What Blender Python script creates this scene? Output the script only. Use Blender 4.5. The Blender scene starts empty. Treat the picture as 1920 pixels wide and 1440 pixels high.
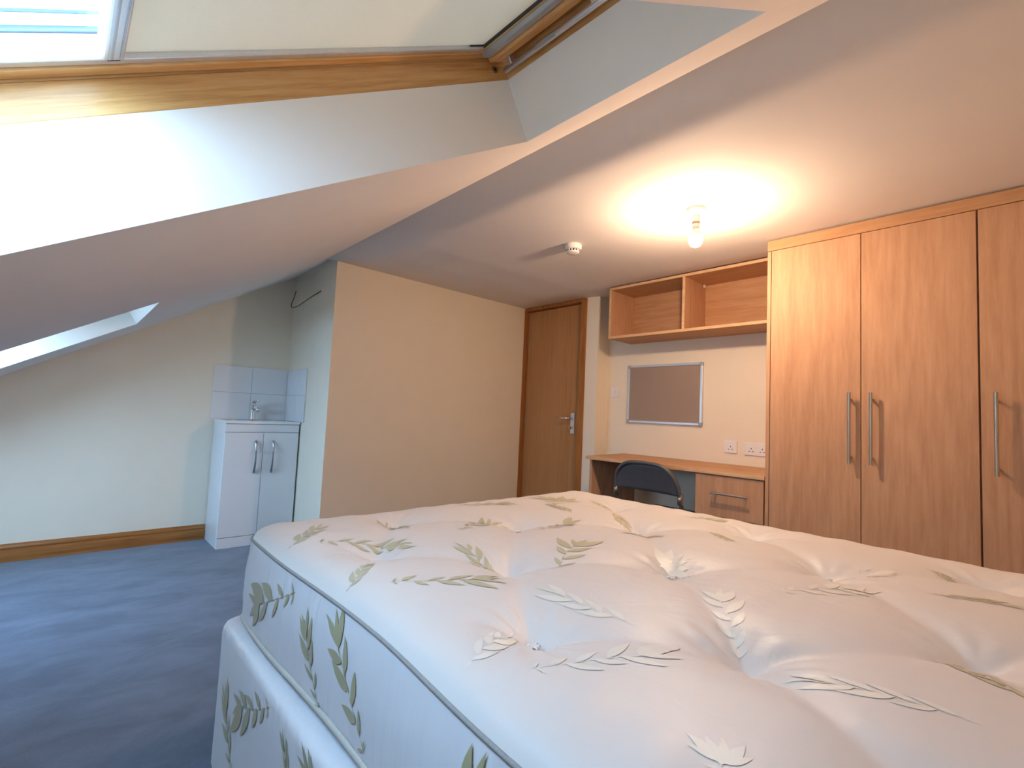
import bpy, bmesh, math, random
from mathutils import Vector, Matrix
random.seed(7)
SC = bpy.context.scene
COL = SC.collection
# ------------------------------------------------------------ camera
H = 1.0                                    # eye height; everything below is in metres, floor at z = 0
YAW, PITCH, ROLL, FPX = math.radians(47.317), math.radians(3.7116), math.radians(2.6475), 910.77
F = Vector((math.cos(YAW)*math.cos(PITCH), math.sin(YAW)*math.cos(PITCH), math.sin(PITCH)))
R0 = Vector((math.sin(YAW), -math.cos(YAW), 0)); U0 = R0.cross(F)
RT = math.cos(ROLL)*R0 + math.sin(ROLL)*U0
UP = -math.sin(ROLL)*R0 + math.cos(ROLL)*U0
cam = bpy.data.cameras.new('camera'); co = bpy.data.objects.new('camera', cam); COL.objects.link(co)
M3 = Matrix((RT, UP, -F)).transposed()
co.matrix_world = Matrix.Translation((0, 0, H)) @ M3.to_4x4()
cam.sensor_width = 36; cam.lens = FPX/1920*36; cam.clip_start = 0.02; cam.clip_end = 200
SC.camera = co
# ------------------------------------------------------------ sky, exposure
w = bpy.data.worlds.new('overcast_sky'); SC.world = w; w.use_nodes = True
bg = w.node_tree.nodes['Background']
bg.inputs[0].default_value = (0.43, 0.67, 1.0, 1); bg.inputs[1].default_value = 9.5
SC.view_settings.view_transform = 'Standard'; SC.view_settings.look = 'None'
SC.view_settings.gamma = 1; SC.view_settings.use_curve_mapping = False
SC.view_settings.exposure = 1.12
LAMP = 420.0                                # radiance of the bulb glass
# ------------------------------------------------------------ frame of the roof slope
XL, ZC = 1.21, 0.977+H                      # where the flat ceiling meets the slope
SA = math.radians(30.78); CA, SN = math.cos(SA), math.sin(SA)
def SP(a, p, y):                            # a = along the slope, p = out through the roof
    return Vector((XL + a*CA - p*SN, y, ZC + a*SN + p*CA))
# ------------------------------------------------------------ materials
MATS = {}
def newmat(name):
    m = bpy.data.materials.new(name); m.use_nodes = True
    nt = m.node_tree; b = nt.nodes['Principled BSDF']; MATS[name] = m
    return m, nt, b
def N(nt, t, **kw):
    n = nt.nodes.new(t)
    for k, v in kw.items(): setattr(n, k, v)
    return n
def coords(nt, scale=(1, 1, 1), rot=(0, 0, 0), rnd=False, pre=0.0):
    tc = N(nt, 'ShaderNodeTexCoord'); src = tc.outputs['Object']
    if pre:
        vr = N(nt, 'ShaderNodeVectorRotate', rotation_type='Y_AXIS'); vr.inputs['Angle'].default_value = pre; nt.links.new(src, vr.inputs['Vector']); src = vr.outputs[0]
    mp = N(nt, 'ShaderNodeMapping')
    mp.inputs['Scale'].default_value = scale; mp.inputs['Rotation'].default_value = rot
    if rnd:
        oi = N(nt, 'ShaderNodeObjectInfo'); ml = N(nt, 'ShaderNodeVectorMath', operation='SCALE')
        cb = N(nt, 'ShaderNodeCombineXYZ')
        for i in range(3): nt.links.new(oi.outputs['Random'], cb.inputs[i])
        nt.links.new(cb.outputs[0], ml.inputs[0]); ml.inputs['Scale'].default_value = 13.0
        ad = N(nt, 'ShaderNodeVectorMath', operation='ADD')
        nt.links.new(src, ad.inputs[0]); nt.links.new(ml.outputs[0], ad.inputs[1])
        nt.links.new(ad.outputs[0], mp.inputs[0])
    else: nt.links.new(src, mp.inputs[0])
    return mp
def bump(nt, b, src, strength, dist=0.01):
    bm = N(nt, 'ShaderNodeBump'); bm.inputs['Strength'].default_value = strength; bm.inputs['Distance'].default_value = dist
    nt.links.new(src, bm.inputs['Height']); nt.links.new(bm.outputs[0], b.inputs['Normal'])
def plain(name, col, rough=0.5, metal=0.0, noise=0.0, nscale=40, bstr=0.0, spec=0.5, coat=0.0):
    m, nt, b = newmat(name)
    b.inputs['Base Color'].default_value = (*col, 1); b.inputs['Roughness'].default_value = rough
    b.inputs['Metallic'].default_value = metal; b.inputs['Specular IOR Level'].default_value = spec
    b.inputs['Coat Weight'].default_value = coat
    mp = coords(nt); no = N(nt, 'ShaderNodeTexNoise'); no.inputs['Scale'].default_value = nscale; no.inputs['Detail'].default_value = 4
    nt.links.new(mp.outputs[0], no.inputs[0])
    rp = N(nt, 'ShaderNodeValToRGB')
    k = noise
    rp.color_ramp.elements[0].position = .3; rp.color_ramp.elements[1].position = .7
    rp.color_ramp.elements[0].color = tuple(c*(1-k) for c in col) + (1,)
    rp.color_ramp.elements[1].color = tuple(min(1, c*(1+k)) for c in col) + (1,)
    nt.links.new(no.outputs[0], rp.inputs[0]); nt.links.new(rp.outputs[0], b.inputs['Base Color'])
    if bstr: bump(nt, b, no.outputs[0], bstr, 0.002)
    return m
def wood(name, c1, c2, c3, sc, grain=7.0, rough=0.5, spec=0.22, pre=0.0):
    # sc stretches the figure: the small entry is the grain direction
    m, nt, b = newmat(name)
    mp = coords(nt, sc, rnd=True, pre=pre)
    n1 = N(nt, 'ShaderNodeTexNoise'); n1.inputs['Scale'].default_value = grain*.30; n1.inputs['Detail'].default_value = 1.5; n1.inputs['Distortion'].default_value = .8
    nt.links.new(mp.outputs[0], n1.inputs[0])
    mu = N(nt, 'ShaderNodeMath', operation='MULTIPLY'); mu.inputs[1].default_value = 95.0
    nt.links.new(n1.outputs[0], mu.inputs[0])
    si = N(nt, 'ShaderNodeMath', operation='SINE'); nt.links.new(mu.outputs[0], si.inputs[0])
    n2 = N(nt, 'ShaderNodeTexNoise'); n2.inputs['Scale'].default_value = grain*9; n2.inputs['Detail'].default_value = 6; n2.inputs['Roughness'].default_value = .65
    nt.links.new(mp.outputs[0], n2.inputs[0])
    n3 = N(nt, 'ShaderNodeTexNoise'); n3.inputs['Scale'].default_value = grain*.5; n3.inputs['Detail'].default_value = 1
    nt.links.new(mp.outputs[0], n3.inputs[0])
    ma = N(nt, 'ShaderNodeMath', operation='MULTIPLY_ADD'); ma.inputs[1].default_value = .075; nt.links.new(si.outputs[0], ma.inputs[0]); nt.links.new(n2.outputs[0], ma.inputs[2])
    mb = N(nt, 'ShaderNodeMath', operation='MULTIPLY_ADD'); mb.inputs[1].default_value = .45; nt.links.new(n3.outputs[0], mb.inputs[0]); nt.links.new(ma.outputs[0], mb.inputs[2])
    rp = N(nt, 'ShaderNodeValToRGB'); e = rp.color_ramp.elements
    e[0].position = .50; e[0].color = (*c1, 1); e[1].position = .98; e[1].color = (*c3, 1)
    x = e.new(.72); x.color = (*c2, 1)
    nt.links.new(mb.outputs[0], rp.inputs[0]); nt.links.new(rp.outputs[0], b.inputs['Base Color'])
    b.inputs['Roughness'].default_value = rough; b.inputs['Specular IOR Level'].default_value = spec
    bump(nt, b, ma.outputs[0], .10, .001)
    return m
wallp = plain('wall_paint_cream', (.89, .80, .65), .75, noise=.012, nscale=6, bstr=.05, spec=.25)
ceilp = plain('ceiling_paint_white', (.89, .835, .785), .8, noise=.012, nscale=5, bstr=.04, spec=.2)
revp = plain('reveal_paint_white', (.90, .87, .82), .75, noise=.01, nscale=6, bstr=.04, spec=.2)
oak = wood('oak_laminate', (.49, .27, .155), (.56, .32, .185), (.62, .37, .225), (1, 1, .09), 7, .52)
oakh = wood('oak_laminate_horizontal', (.47, .25, .125), (.55, .305, .155), (.60, .35, .19), (1, .09, 1), 7, .52)
oake = wood('oak_edge_band', (.62, .38, .2), (.70, .45, .26), (.75, .5, .3), (1, .1, 1), 7, .4)
pine = wood('varnished_pine', (.50, .24, .075), (.66, .36, .13), (.76, .47, .2), (.05, 1.0, 1.0), 12, .32, .4, SA)
pinec = wood('varnished_pine_cross', (.50, .24, .075), (.66, .36, .13), (.76, .47, .2), (1, .1, 1), 9, .32, .5)
skirt = wood('stained_pine_skirting', (.22, .075, .017), (.36, .135, .033), (.45, .19, .055), (.05, 1, 1), 9, .35, .4)
skirty = wood('stained_pine_skirting_side', (.22, .075, .017), (.36, .135, .033), (.45, .19, .055), (1, .05, 1), 9, .35, .4)
doorw = wood('door_veneer', (.40, .19, .072), (.45, .22, .088), (.49, .25, .105), (1, 1, .06), 6, .45)
framew = wood('door_frame_pine', (.27, .095, .024), (.37, .145, .038), (.44, .19, .058), (1, 1, .08), 8, .4)
whiteg = plain('white_gloss_board', (.80, .81, .83), .22, noise=.005, nscale=3, spec=.5)
ceramic = plain('white_ceramic', (.88, .88, .88), .08, noise=.004, nscale=3, coat=.4)
tilem = plain('white_glazed_tile', (.80, .81, .82), .07, noise=.01, nscale=4, bstr=.03)
grout = plain('grey_grout', (.55, .55, .54), .9, noise=.05)
chrome = plain('polished_chrome', (.80, .80, .82), .09, 1.0, noise=.01)
nickel = plain('brushed_nickel', (.47, .42, .36), .3, 1.0, noise=.05, nscale=200)
alum = plain('aluminium', (.70, .71, .74), .38, .75, noise=.03, nscale=120)
alud = plain('grey_aluminium_channel', (.42, .43, .45), .45, .5, noise=.03, nscale=120)
plastic = plain('white_plastic', (.86, .83, .80), .35, noise=.005)
darkpl = plain('dark_slot', (.05, .045, .045), .6, noise=.05)
darkring = plain('dark_metal_ring', (.20, .15, .10), .4, .6, noise=.05)
darkchrome = plain('handle_chrome', (.42, .42, .44), .12, 1.0, noise=.01)
blackm = plain('black_enamel', (.10, .095, .10), .38, 0, noise=.1, nscale=60)
blackv = plain('black_vinyl', (.095, .092, .102), .5, 0, noise=.12, nscale=90, bstr=.2)
rubber = plain('dark_gasket', (.03, .03, .035), .6, noise=.1)
felt = plain('grey_brown_felt', (.36, .28, .235), .95, noise=.06, nscale=400, bstr=.3, spec=.1)
blindm = plain('cream_blind_fabric', (.70, .60, .47), .85, noise=.02, nscale=300, bstr=.1, spec=.15)
cablem = plain('brown_cable', (.10, .07, .05), .5, noise=.1)
render_w = plain('white_render', (.90, .90, .90), .9, noise=.02, nscale=3)
bargem = plain('blue_grey_board', (.035, .055, .085), .6, noise=.03)
slate = plain('roof_slate', (.10, .10, .11), .8, noise=.2, nscale=20)
piping = plain('cream_piping', (.62, .60, .53), .6, noise=.05, nscale=200)
pipingd = plain('taupe_piping', (.36, .35, .33), .6, noise=.08, nscale=200)
# carpet
carpet, nt, b = newmat('blue_grey_carpet')
mp = coords(nt); n1 = N(nt, 'ShaderNodeTexNoise'); n1.inputs['Scale'].default_value = 420; n1.inputs['Detail'].default_value = 2
mp2 = coords(nt, (1.3, 2.4, 1), (0, 0, .6)); n2 = N(nt, 'ShaderNodeTexNoise'); n2.inputs['Scale'].default_value = 2.6; n2.inputs['Detail'].default_value = 6; n2.inputs['Roughness'].default_value = .65; n2.inputs['Distortion'].default_value = .5
nt.links.new(mp.outputs[0], n1.inputs[0]); nt.links.new(mp2.outputs[0], n2.inputs[0])
rp = N(nt, 'ShaderNodeValToRGB'); rp.color_ramp.elements[0].position = .36; rp.color_ramp.elements[1].position = .62
rp.color_ramp.elements[0].color = (.112, .147, .21, 1); rp.color_ramp.elements[1].color = (.18, .225, .315, 1)
nt.links.new(n2.outputs[0], rp.inputs[0])
mx = N(nt, 'ShaderNodeMix', data_type='RGBA', blend_type='MULTIPLY'); mx.inputs[0].default_value = .35
nt.links.new(rp.outputs[0], mx.inputs[6]); nt.links.new(n1.outputs[0], mx.inputs[7]); nt.links.new(mx.outputs[2], b.inputs['Base Color'])
b.inputs['Roughness'].default_value = 1; b.inputs['Specular IOR Level'].default_value = .1
b.inputs['Sheen Weight'].default_value = .3
bump(nt, b, n1.outputs[0], .7, .004)
# mattress satin
def satin(name, col, rough, stripes=False, metal=0.0):
    m, nt, b = newmat(name)
    b.inputs['Base Color'].default_value = (*col, 1); b.inputs['Roughness'].default_value = rough
    b.inputs['Specular IOR Level'].default_value = .45; b.inputs['Metallic'].default_value = metal
    b.inputs['Sheen Weight'].default_value = .15
    mp = coords(nt); no = N(nt, 'ShaderNodeTexNoise'); no.inputs['Scale'].default_value = 9; no.inputs['Detail'].default_value = 3; no.inputs['Distortion'].default_value = 1.2
    nt.links.new(mp.outputs[0], no.inputs[0])
    if stripes:
        mp3 = coords(nt, (1, 1, .06)); n3 = N(nt, 'ShaderNodeTexNoise'); n3.inputs['Scale'].default_value = 26; n3.inputs['Detail'].default_value = 2
        nt.links.new(mp3.outputs[0], n3.inputs[0]); bump(nt, b, n3.outputs[0], .8, .010)
    else: bump(nt, b, no.outputs[0], .22, .012)
    rp = N(nt, 'ShaderNodeValToRGB')
    rp.color_ramp.elements[0].color = tuple(c*.985 for c in col)+(1,); rp.color_ramp.elements[1].color = tuple(min(1, c*1.01) for c in col)+(1,)
    nt.links.new(no.outputs[0], rp.inputs[0]); nt.links.new(rp.outputs[0], b.inputs['Base Color'])
    return m
satin_top = satin('ivory_satin_damask', (.755, .712, .665), .46)
satin_side = satin('ivory_satin_border', (.85, .85, .87), .42, True)
leafm = satin('olive_gold_leaf_thread', (.47, .43, .24), .45)
leaft = satin('pale_gold_leaf_thread', (.55, .51, .33), .40)
leaf_sheen = satin('leaf_thread_sheen', (.82, .80, .71), .42)  # same leaf thread, its satin sheen put into a paler colour
nt = blindm.node_tree; pb_ = nt.nodes['Principled BSDF']; tl = N(nt, 'ShaderNodeBsdfTranslucent'); tl.inputs[0].default_value = (.98, .88, .74, 1)
mt_ = N(nt, 'ShaderNodeMixShader'); mt_.inputs[0].default_value = .145
nt.links.new(pb_.outputs[0], mt_.inputs[1]); nt.links.new(tl.outputs[0], mt_.inputs[2]); nt.links.new(mt_.outputs[0], nt.nodes['Material Output'].inputs[0])
# glass and bulb
glass, nt, b = newmat('window_glass')
nt.nodes.remove(b); out = nt.nodes['Material Output']
tr = N(nt, 'ShaderNodeBsdfTransparent'); tr.inputs[0].default_value = (.93, .97, .97, 1); gl = N(nt, 'ShaderNodeBsdfGlossy'); gl.inputs['Roughness'].default_value = .02
fr = N(nt, 'ShaderNodeFresnel'); fr.inputs[0].default_value = 1.45; ms = N(nt, 'ShaderNodeMixShader')
ge = N(nt, 'ShaderNodeNewGeometry'); iv = N(nt, 'ShaderNodeMath', operation='SUBTRACT'); iv.inputs[0].default_value = 1; nt.links.new(ge.outputs['Backfacing'], iv.inputs[1])
mf = N(nt, 'ShaderNodeMath', operation='MULTIPLY'); nt.links.new(fr.outputs[0], mf.inputs[0]); nt.links.new(iv.outputs[0], mf.inputs[1]); nt.links.new(mf.outputs[0], ms.inputs[0]); nt.links.new(tr.outputs[0], ms.inputs[1]); nt.links.new(gl.outputs[0], ms.inputs[2]); nt.links.new(ms.outputs[0], out.inputs[0])
bulbm, nt, b = newmat('lit_bulb_glass')
b.inputs['Base Color'].default_value = (1, .95, .85, 1); b.inputs['Emission Color'].default_value = (1.0, .69, .46, 1); b.inputs['Emission Strength'].default_value = LAMP
# ------------------------------------------------------------ builders
def mesh_obj(name, bm, mat, parent=None, smooth=False):
    me = bpy.data.meshes.new(name); bm.normal_update(); bm.to_mesh(me); bm.free()
    me.materials.append(mat)
    if smooth:
        for p in me.polygons: p.use_smooth = True
    o = bpy.data.objects.new(name, me); COL.objects.link(o)
    if parent is not None:
        o.parent = parent
        q = parent; off = Vector((0, 0, 0))
        while q is not None: off += q.location; q = q.parent
        o.location = -off
    return o
def struct(o): o['kind'] = 'structure'; return o
def thing(name, label, cat, loc, group=None):
    o = bpy.data.objects.new(name, None); COL.objects.link(o); o.location = loc; o.empty_display_size = .1
    o['label'] = label; o['category'] = cat
    if group: o['group'] = group
    return o
def tag(o, label, cat, group=None):
    o['label'] = label; o['category'] = cat
    if group: o['group'] = group
    return o
def hexa(bm, c):                            # eight corners: lower four, upper four
    v = [bm.verts.new(p) for p in c]
    for f in ((0, 3, 2, 1), (4, 5, 6, 7), (0, 1, 5, 4), (1, 2, 6, 5), (2, 3, 7, 6), (3, 0, 4, 7)):
        bm.faces.new([v[i] for i in f])
    return v
def bx(bm, x0, x1, y0, y1, z0, z1):
    return hexa(bm, [(x0, y0, z0), (x1, y0, z0), (x1, y1, z0), (x0, y1, z0), (x0, y0, z1), (x1, y0, z1), (x1, y1, z1), (x0, y1, z1)])
def sbx(bm, a0, a1, p0, p1, y0, y1):        # a box in the frame of the slope
    return hexa(bm, [SP(a0, p0, y0), SP(a1, p0, y0), SP(a1, p0, y1), SP(a0, p0, y1), SP(a0, p1, y0), SP(a1, p1, y0), SP(a1, p1, y1), SP(a0, p1, y1)])
def bev(bm, r, seg=2):
    if r > 0: bmesh.ops.bevel(bm, geom=bm.edges[:], offset=r, segments=seg, affect='EDGES', profile=.5)
def box(name, x0, x1, y0, y1, z0, z1, mat, parent=None, r=0.0015, smooth=False):
    bm = bmesh.new(); bx(bm, x0, x1, y0, y1, z0, z1); bev(bm, r); return mesh_obj(name, bm, mat, parent, smooth)
def sbox(name, a0, a1, p0, p1, y0, y1, mat, parent=None, r=0.0015):
    bm = bmesh.new(); sbx(bm, a0, a1, p0, p1, y0, y1); bev(bm, r); return mesh_obj(name, bm, mat, parent)
def tube(bm, pts, r, n=12, cap=True, radii=None):
    pts = [Vector(p) for p in pts]; rings = []; up = None
    for i, p in enumerate(pts):
        t = (pts[min(i+1, len(pts)-1)] - pts[max(i-1, 0)]).normalized()
        if up is None:
            up = t.orthogonal().normalized()
        else:
            up = (up - t*up.dot(t))
            up = up.normalized() if up.length > 1e-6 else t.orthogonal().normalized()
        s = t.cross(up); rr = radii[i] if radii else r
        rings.append([bm.verts.new(p + rr*(math.cos(2*math.pi*k/n)*up + math.sin(2*math.pi*k/n)*s)) for k in range(n)])
    for a, b2 in zip(rings, rings[1:]):
        for k in range(n): bm.faces.new((a[k], a[(k+1) % n], b2[(k+1) % n], b2[k]))
    if cap: bm.faces.new(rings[0][::-1]); bm.faces.new(rings[-1])
def lathe(bm, c, prof, axis=Vector((0, 0, 1)), n=32):
    ax = axis.normalized(); u = ax.orthogonal().normalized(); v = ax.cross(u); rings = []
    for r, h in prof:
        ctr = Vector(c) + ax*h
        if r < 1e-6: rings.append([bm.verts.new(ctr)])
        else: rings.append([bm.verts.new(ctr + r*(math.cos(2*math.pi*k/n)*u + math.sin(2*math.pi*k/n)*v)) for k in range(n)])
    for a, b2 in zip(rings, rings[1:]):
        for k in range(n):
            q = [a[k % len(a)], a[(k+1) % len(a)], b2[(k+1) % len(b2)], b2[k % len(b2)]]
            s = []
            for x in q:
                if x not in s: s.append(x)
            if len(s) > 2: bm.faces.new(s)
    if len(rings[0]) > 1: bm.faces.new(rings[0][::-1])
    if len(rings[-1]) > 1: bm.faces.new(rings[-1])
def tubeo(name, pts, r, mat, parent=None, n=12, radii=None):
    bm = bmesh.new(); tube(bm, pts, r, n, radii=radii); bmesh.ops.recalc_face_normals(bm, faces=bm.faces[:]); return mesh_obj(name, bm, mat, parent, True)
def autosmooth(o, ang=40):
    o.data.polygons.foreach_set('use_smooth', [True]*len(o.data.polygons))
    o.data.set_sharp_from_angle(angle=math.radians(ang)); return o
def latheo(name, c, prof, mat, parent=None, axis=Vector((0, 0, 1)), n=32):
    bm = bmesh.new(); lathe(bm, c, prof, axis, n); bmesh.ops.recalc_face_normals(bm, faces=bm.faces[:]); return autosmooth(mesh_obj(name, bm, mat, parent))

# ============================================================ STRUCTURE
X0, XD, XE = -1.0, 3.05, 3.20               # knee wall, door wall, wall behind the desk
Y0, YP, YN = -0.62, 3.165, 4.16             # near wall, partition front, north wall
struct(box('floor', X0-.1, XE+.15, Y0-.1, YN+.1, -.10, 0, carpet, r=0))
# flat ceiling, with the shallow taped joint beyond the detector
bm = bmesh.new()
ys = [Y0-.1, 0, 1, 2.0, 2.20, 2.24, 2.28, 2.32, 2.36, 2.40, 2.44, 2.50, 2.56, 2.62, 2.70, YP+.012]
rows = []
for y in ys:
    row = []
    for x in (XL, XL+.3, 1.8, 2.4, 2.8, XE+.05):
        sh = y + (x-1.2)*.09                # the joint runs slightly askew
        d = (sh-2.47)/.07
        row.append(bm.verts.new((x, y, ZC - .009*math.exp(-d*d)*(0.3+0.7*min(1, max(0, (x-1.2)/.8))))))
    rows.append(row)
for a, b2 in zip(rows, rows[1:]):
    for k in range(len(a)-1): bm.faces.new((a[k], a[k+1], b2[k+1], b2[k]))
bmesh.ops.recalc_face_normals(bm, faces=bm.faces[:])
ceil_o = mesh_obj('ceiling', bm, ceilp, None, True); struct(ceil_o)
sm = ceil_o.modifiers.new('thickness', 'SOLIDIFY'); sm.thickness = -.02
# upper slab that closes the attic above
struct(box('trim_1', XL-.2, XE+.25, Y0-.1, YN+.1, ZC+.16, ZC+.2, slate, r=0))
# sloping ceiling round the two skylight openings
S1 = dict(a0=-1.64, a1=-.248, y0=.364, y1=1.062)
S2 = dict(a0=-2.40, a1=-1.081, y0=2.605, y1=3.50)
AE, AT = (X0-.1-XL)/CA, .36
def slope_plates(bm, p0, p1, ex):
    a0, a1, b0, b1 = S1['a0']-ex, S1['a1']+ex, S1['y0']-ex, S1['y1']+ex
    c0, c1, d0, d1 = S2['a0']-ex, S2['a1']+ex, S2['y0']-ex, S2['y1']+ex
    sbx(bm, AE, AT, p0, p1, Y0-.1, b0); sbx(bm, AE, AT, p0, p1, b1, d0); sbx(bm, AE, AT, p0, p1, d1, YN+.1)
    sbx(bm, AE, a0, p0, p1, b0, b1); sbx(bm, a1, AT, p0, p1, b0, b1)
    sbx(bm, AE, c0, p0, p1, d0, d1); sbx(bm, c1, AT, p0, p1, d0, d1)
bm = bmesh.new(); slope_plates(bm, 0, .178, 0)
so = struct(mesh_obj('ceiling_slope', bm, ceilp))
so.data.materials.append(revp)              # the reveals are painted a cooler white than the slope
for p in so.data.polygons:
    n = p.normal
    if abs(n.dot(Vector((-SN, 0, CA)))) < .5: p.material_index = 1
bm = bmesh.new(); slope_plates(bm, .178, .29, .045); struct(mesh_obj('roof', bm, slate))
# walls
bm = bmesh.new(); bx(bm, X0-.1, XE+.2, YN, YN+.1, 0, ZC+.14); struct(mesh_obj('wall_north', bm, wallp)); wn = bpy.data.objects['wall_north']
bm = bmesh.new(); bx(bm, X0-.1, XE+.2, Y0-.1, Y0, 0, ZC+.14); struct(mesh_obj('wall_south', bm, wallp))
bm = bmesh.new(); bx(bm, X0-.1, X0, Y0, YN, 0, ZC-.9); struct(mesh_obj('wall_west', bm, wallp))
bm = bmesh.new(); bx(bm, XE, XE+.1, Y0, 2.335, 0, ZC+.14); struct(mesh_obj('wall_east', bm, wallp))
# partition: the front face and the return beside the washbasin
bm = bmesh.new()
pl = [(1.281, YP), (XE+.2, YP), (XE+.2, YN), (1.345, YN), (1.347, 3.72)]
lo = [bm.verts.new((x, y, 0)) for x, y in pl]; hi = [bm.verts.new((x, y, ZC+.14)) for x, y in pl]
bm.faces.new(lo[::-1]); bm.faces.new(hi)
for i in range(len(pl)):
    j = (i+1) % len(pl); bm.faces.new((lo[i], lo[j], hi[j], hi[i]))
# keep its top under the flat ceiling in front, up against the slope behind
wp = struct(mesh_obj('wall_partition', bm, wallp))
# the wall that holds the door
FW = .035
bm = bmesh.new()
bx(bm, XD, XD+.16, 2.335, 2.455, 0, ZC+.14); bx(bm, XD, XD+.16, 2.455, YP, ZC-.006, ZC+.14)
struct(mesh_obj('wall_door_side', bm, wallp))
# baseboards with a moulded top
def skirting(name, x0, x1, y0, y1, mat, out):
    # out = direction the moulding faces
    bm = bmesh.new(); ox, oy = out
    prof = [(.000, 0), (.021, 0), (.021, .064), (.013, .068), (.012, .074), (.016, .080), (.015, .086), (.008, .096), (.006, .104), (0, .105)]
    ends = [(x0, y0), (x1, y1)]
    rings = [[bm.verts.new((ex+ox*d, ey+oy*d, z)) for d, z in prof] for ex, ey in ends]
    n = len(prof)
    for k in range(n): bm.faces.new((rings[0][k], rings[0][(k+1) % n], rings[1][(k+1) % n], rings[1][k]))
    bm.faces.new(rings[0][::-1]); bm.faces.new(rings[1]); bmesh.ops.recalc_face_normals(bm, faces=bm.faces[:])
    return struct(mesh_obj(name, bm, mat))
skirting('baseboard_north', X0, .838, YN, YN, skirt, (0, -1))
skirting('baseboard_partition', 1.29, XD, YP, YP, skirt, (0, -1))
skirting('baseboard_return', 1.285, 1.34, YP, 3.70, skirty, (-1, 0))
skirting('baseboard_east', XE, XE, 1.34, 2.335, skirty, (-1, 0))
skirting('baseboard_west', X0, X0, Y0, YN, skirty, (1, 0))
skirting('baseboard_south', X0, 2.60, Y0, Y0, skirt, (0, 1))
# ---- door
d = bpy.data.objects.new('door_1', None); COL.objects.link(d); d.location = (XD, 2.83, 0); struct(d)
DT = ZC-.033                                # top of the leaf
box('door_frame', XD-.014, XD+.12, 2.453, 2.507, 0, ZC-.004, framew, d, .003)
box('door_frame', XD-.014, XD+.12, 3.156, 3.163, 0, ZC-.004, framew, d, .001)
box('door_frame', XD-.014, XD+.12, 2.507, 3.156, ZC-.028, ZC-.004, framew, d, .002)
bm = bmesh.new(); bx(bm, XD+.073, XD+.088, 2.507, 2.522, 0, ZC-.028); bx(bm, XD+.073, XD+.088, 3.141, 3.156, 0, ZC-.028); bx(bm, XD+.073, XD+.088, 2.522, 3.141, ZC-.045, ZC-.028)
mesh_obj('door_stop', bm, framew, d)
hg = Vector((XD+.004, 3.152, 0)); ang = 0.0
def swing(o):                               # open the leaf a crack into the room
    rot = Matrix.Translation(hg) @ Matrix.Rotation(-ang, 4, 'Z') @ Matrix.Translation(-hg)
    o.data.transform(rot); return o
leaf = swing(box('door_leaf', XD+.033, XD+.071, 2.511, 3.153, .006, DT, doorw, d, .002))
for z in (.22, .96, 1.70): swing(tubeo('hinge', [(XD+.028, 3.1500, z-.045), (XD+.028, 3.1500, z+.045)], .0055, nickel, leaf, 8))
hp = swing(box('handle_plate', XD+.025, XD+.033, 2.568, 2.608, .875, 1.045, alum, leaf, .003))
swing(tubeo('lever_handle', [(XD+.026, 2.589, .999), (XD-.018, 2.589, .999), (XD-.023, 2.597, .999), (XD-.024, 2.66, 1.000), (XD-.022, 2.715, 1.000)], .0085, chrome, leaf, 12))
swing(tubeo('thumb_turn', [(XD+.026, 2.589, .925), (XD+.004, 2.589, .925)], .011, chrome, leaf, 16))
swing(box('thumb_turn_grip', XD-.008, XD+.006, 2.585, 2.593, .908, .942, chrome, leaf, .002))
box('strike_plate', XD+.004, XD+.031, 2.5068, 2.5095, .90, 1.00, nickel, d, .0005)
# ---- splash tiles, pieces of the walls they are fixed to
ZB = .874                                   # top of the basin
for (x0, x1) in ((.815, 1.074), (1.077, 1.338)):
    for (z0, z1) in ((ZB+.001, 1.0765), (1.0795, 1.281)):
        box('tile', x0, x1, YN-.009, YN-.0005, z0, z1, tilem, wn, .0015)
box('tile_grout', .816, 1.3385, YN-.006, YN, ZB, 1.280, grout, wn, 0)
for (y0, y1) in ((3.742, 3.905), (3.908, 4.148)):
    for (z0, z1) in ((ZB+.001, 1.0765), (1.0795, 1.281)):
        box('tile', 1.3365, 1.3448, y0, y1, z0, z1, tilem, wp, .0015)
box('tile_grout', 1.339, 1.3465, 3.743, 4.158, ZB, 1.280, grout, wp, 0)

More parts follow.
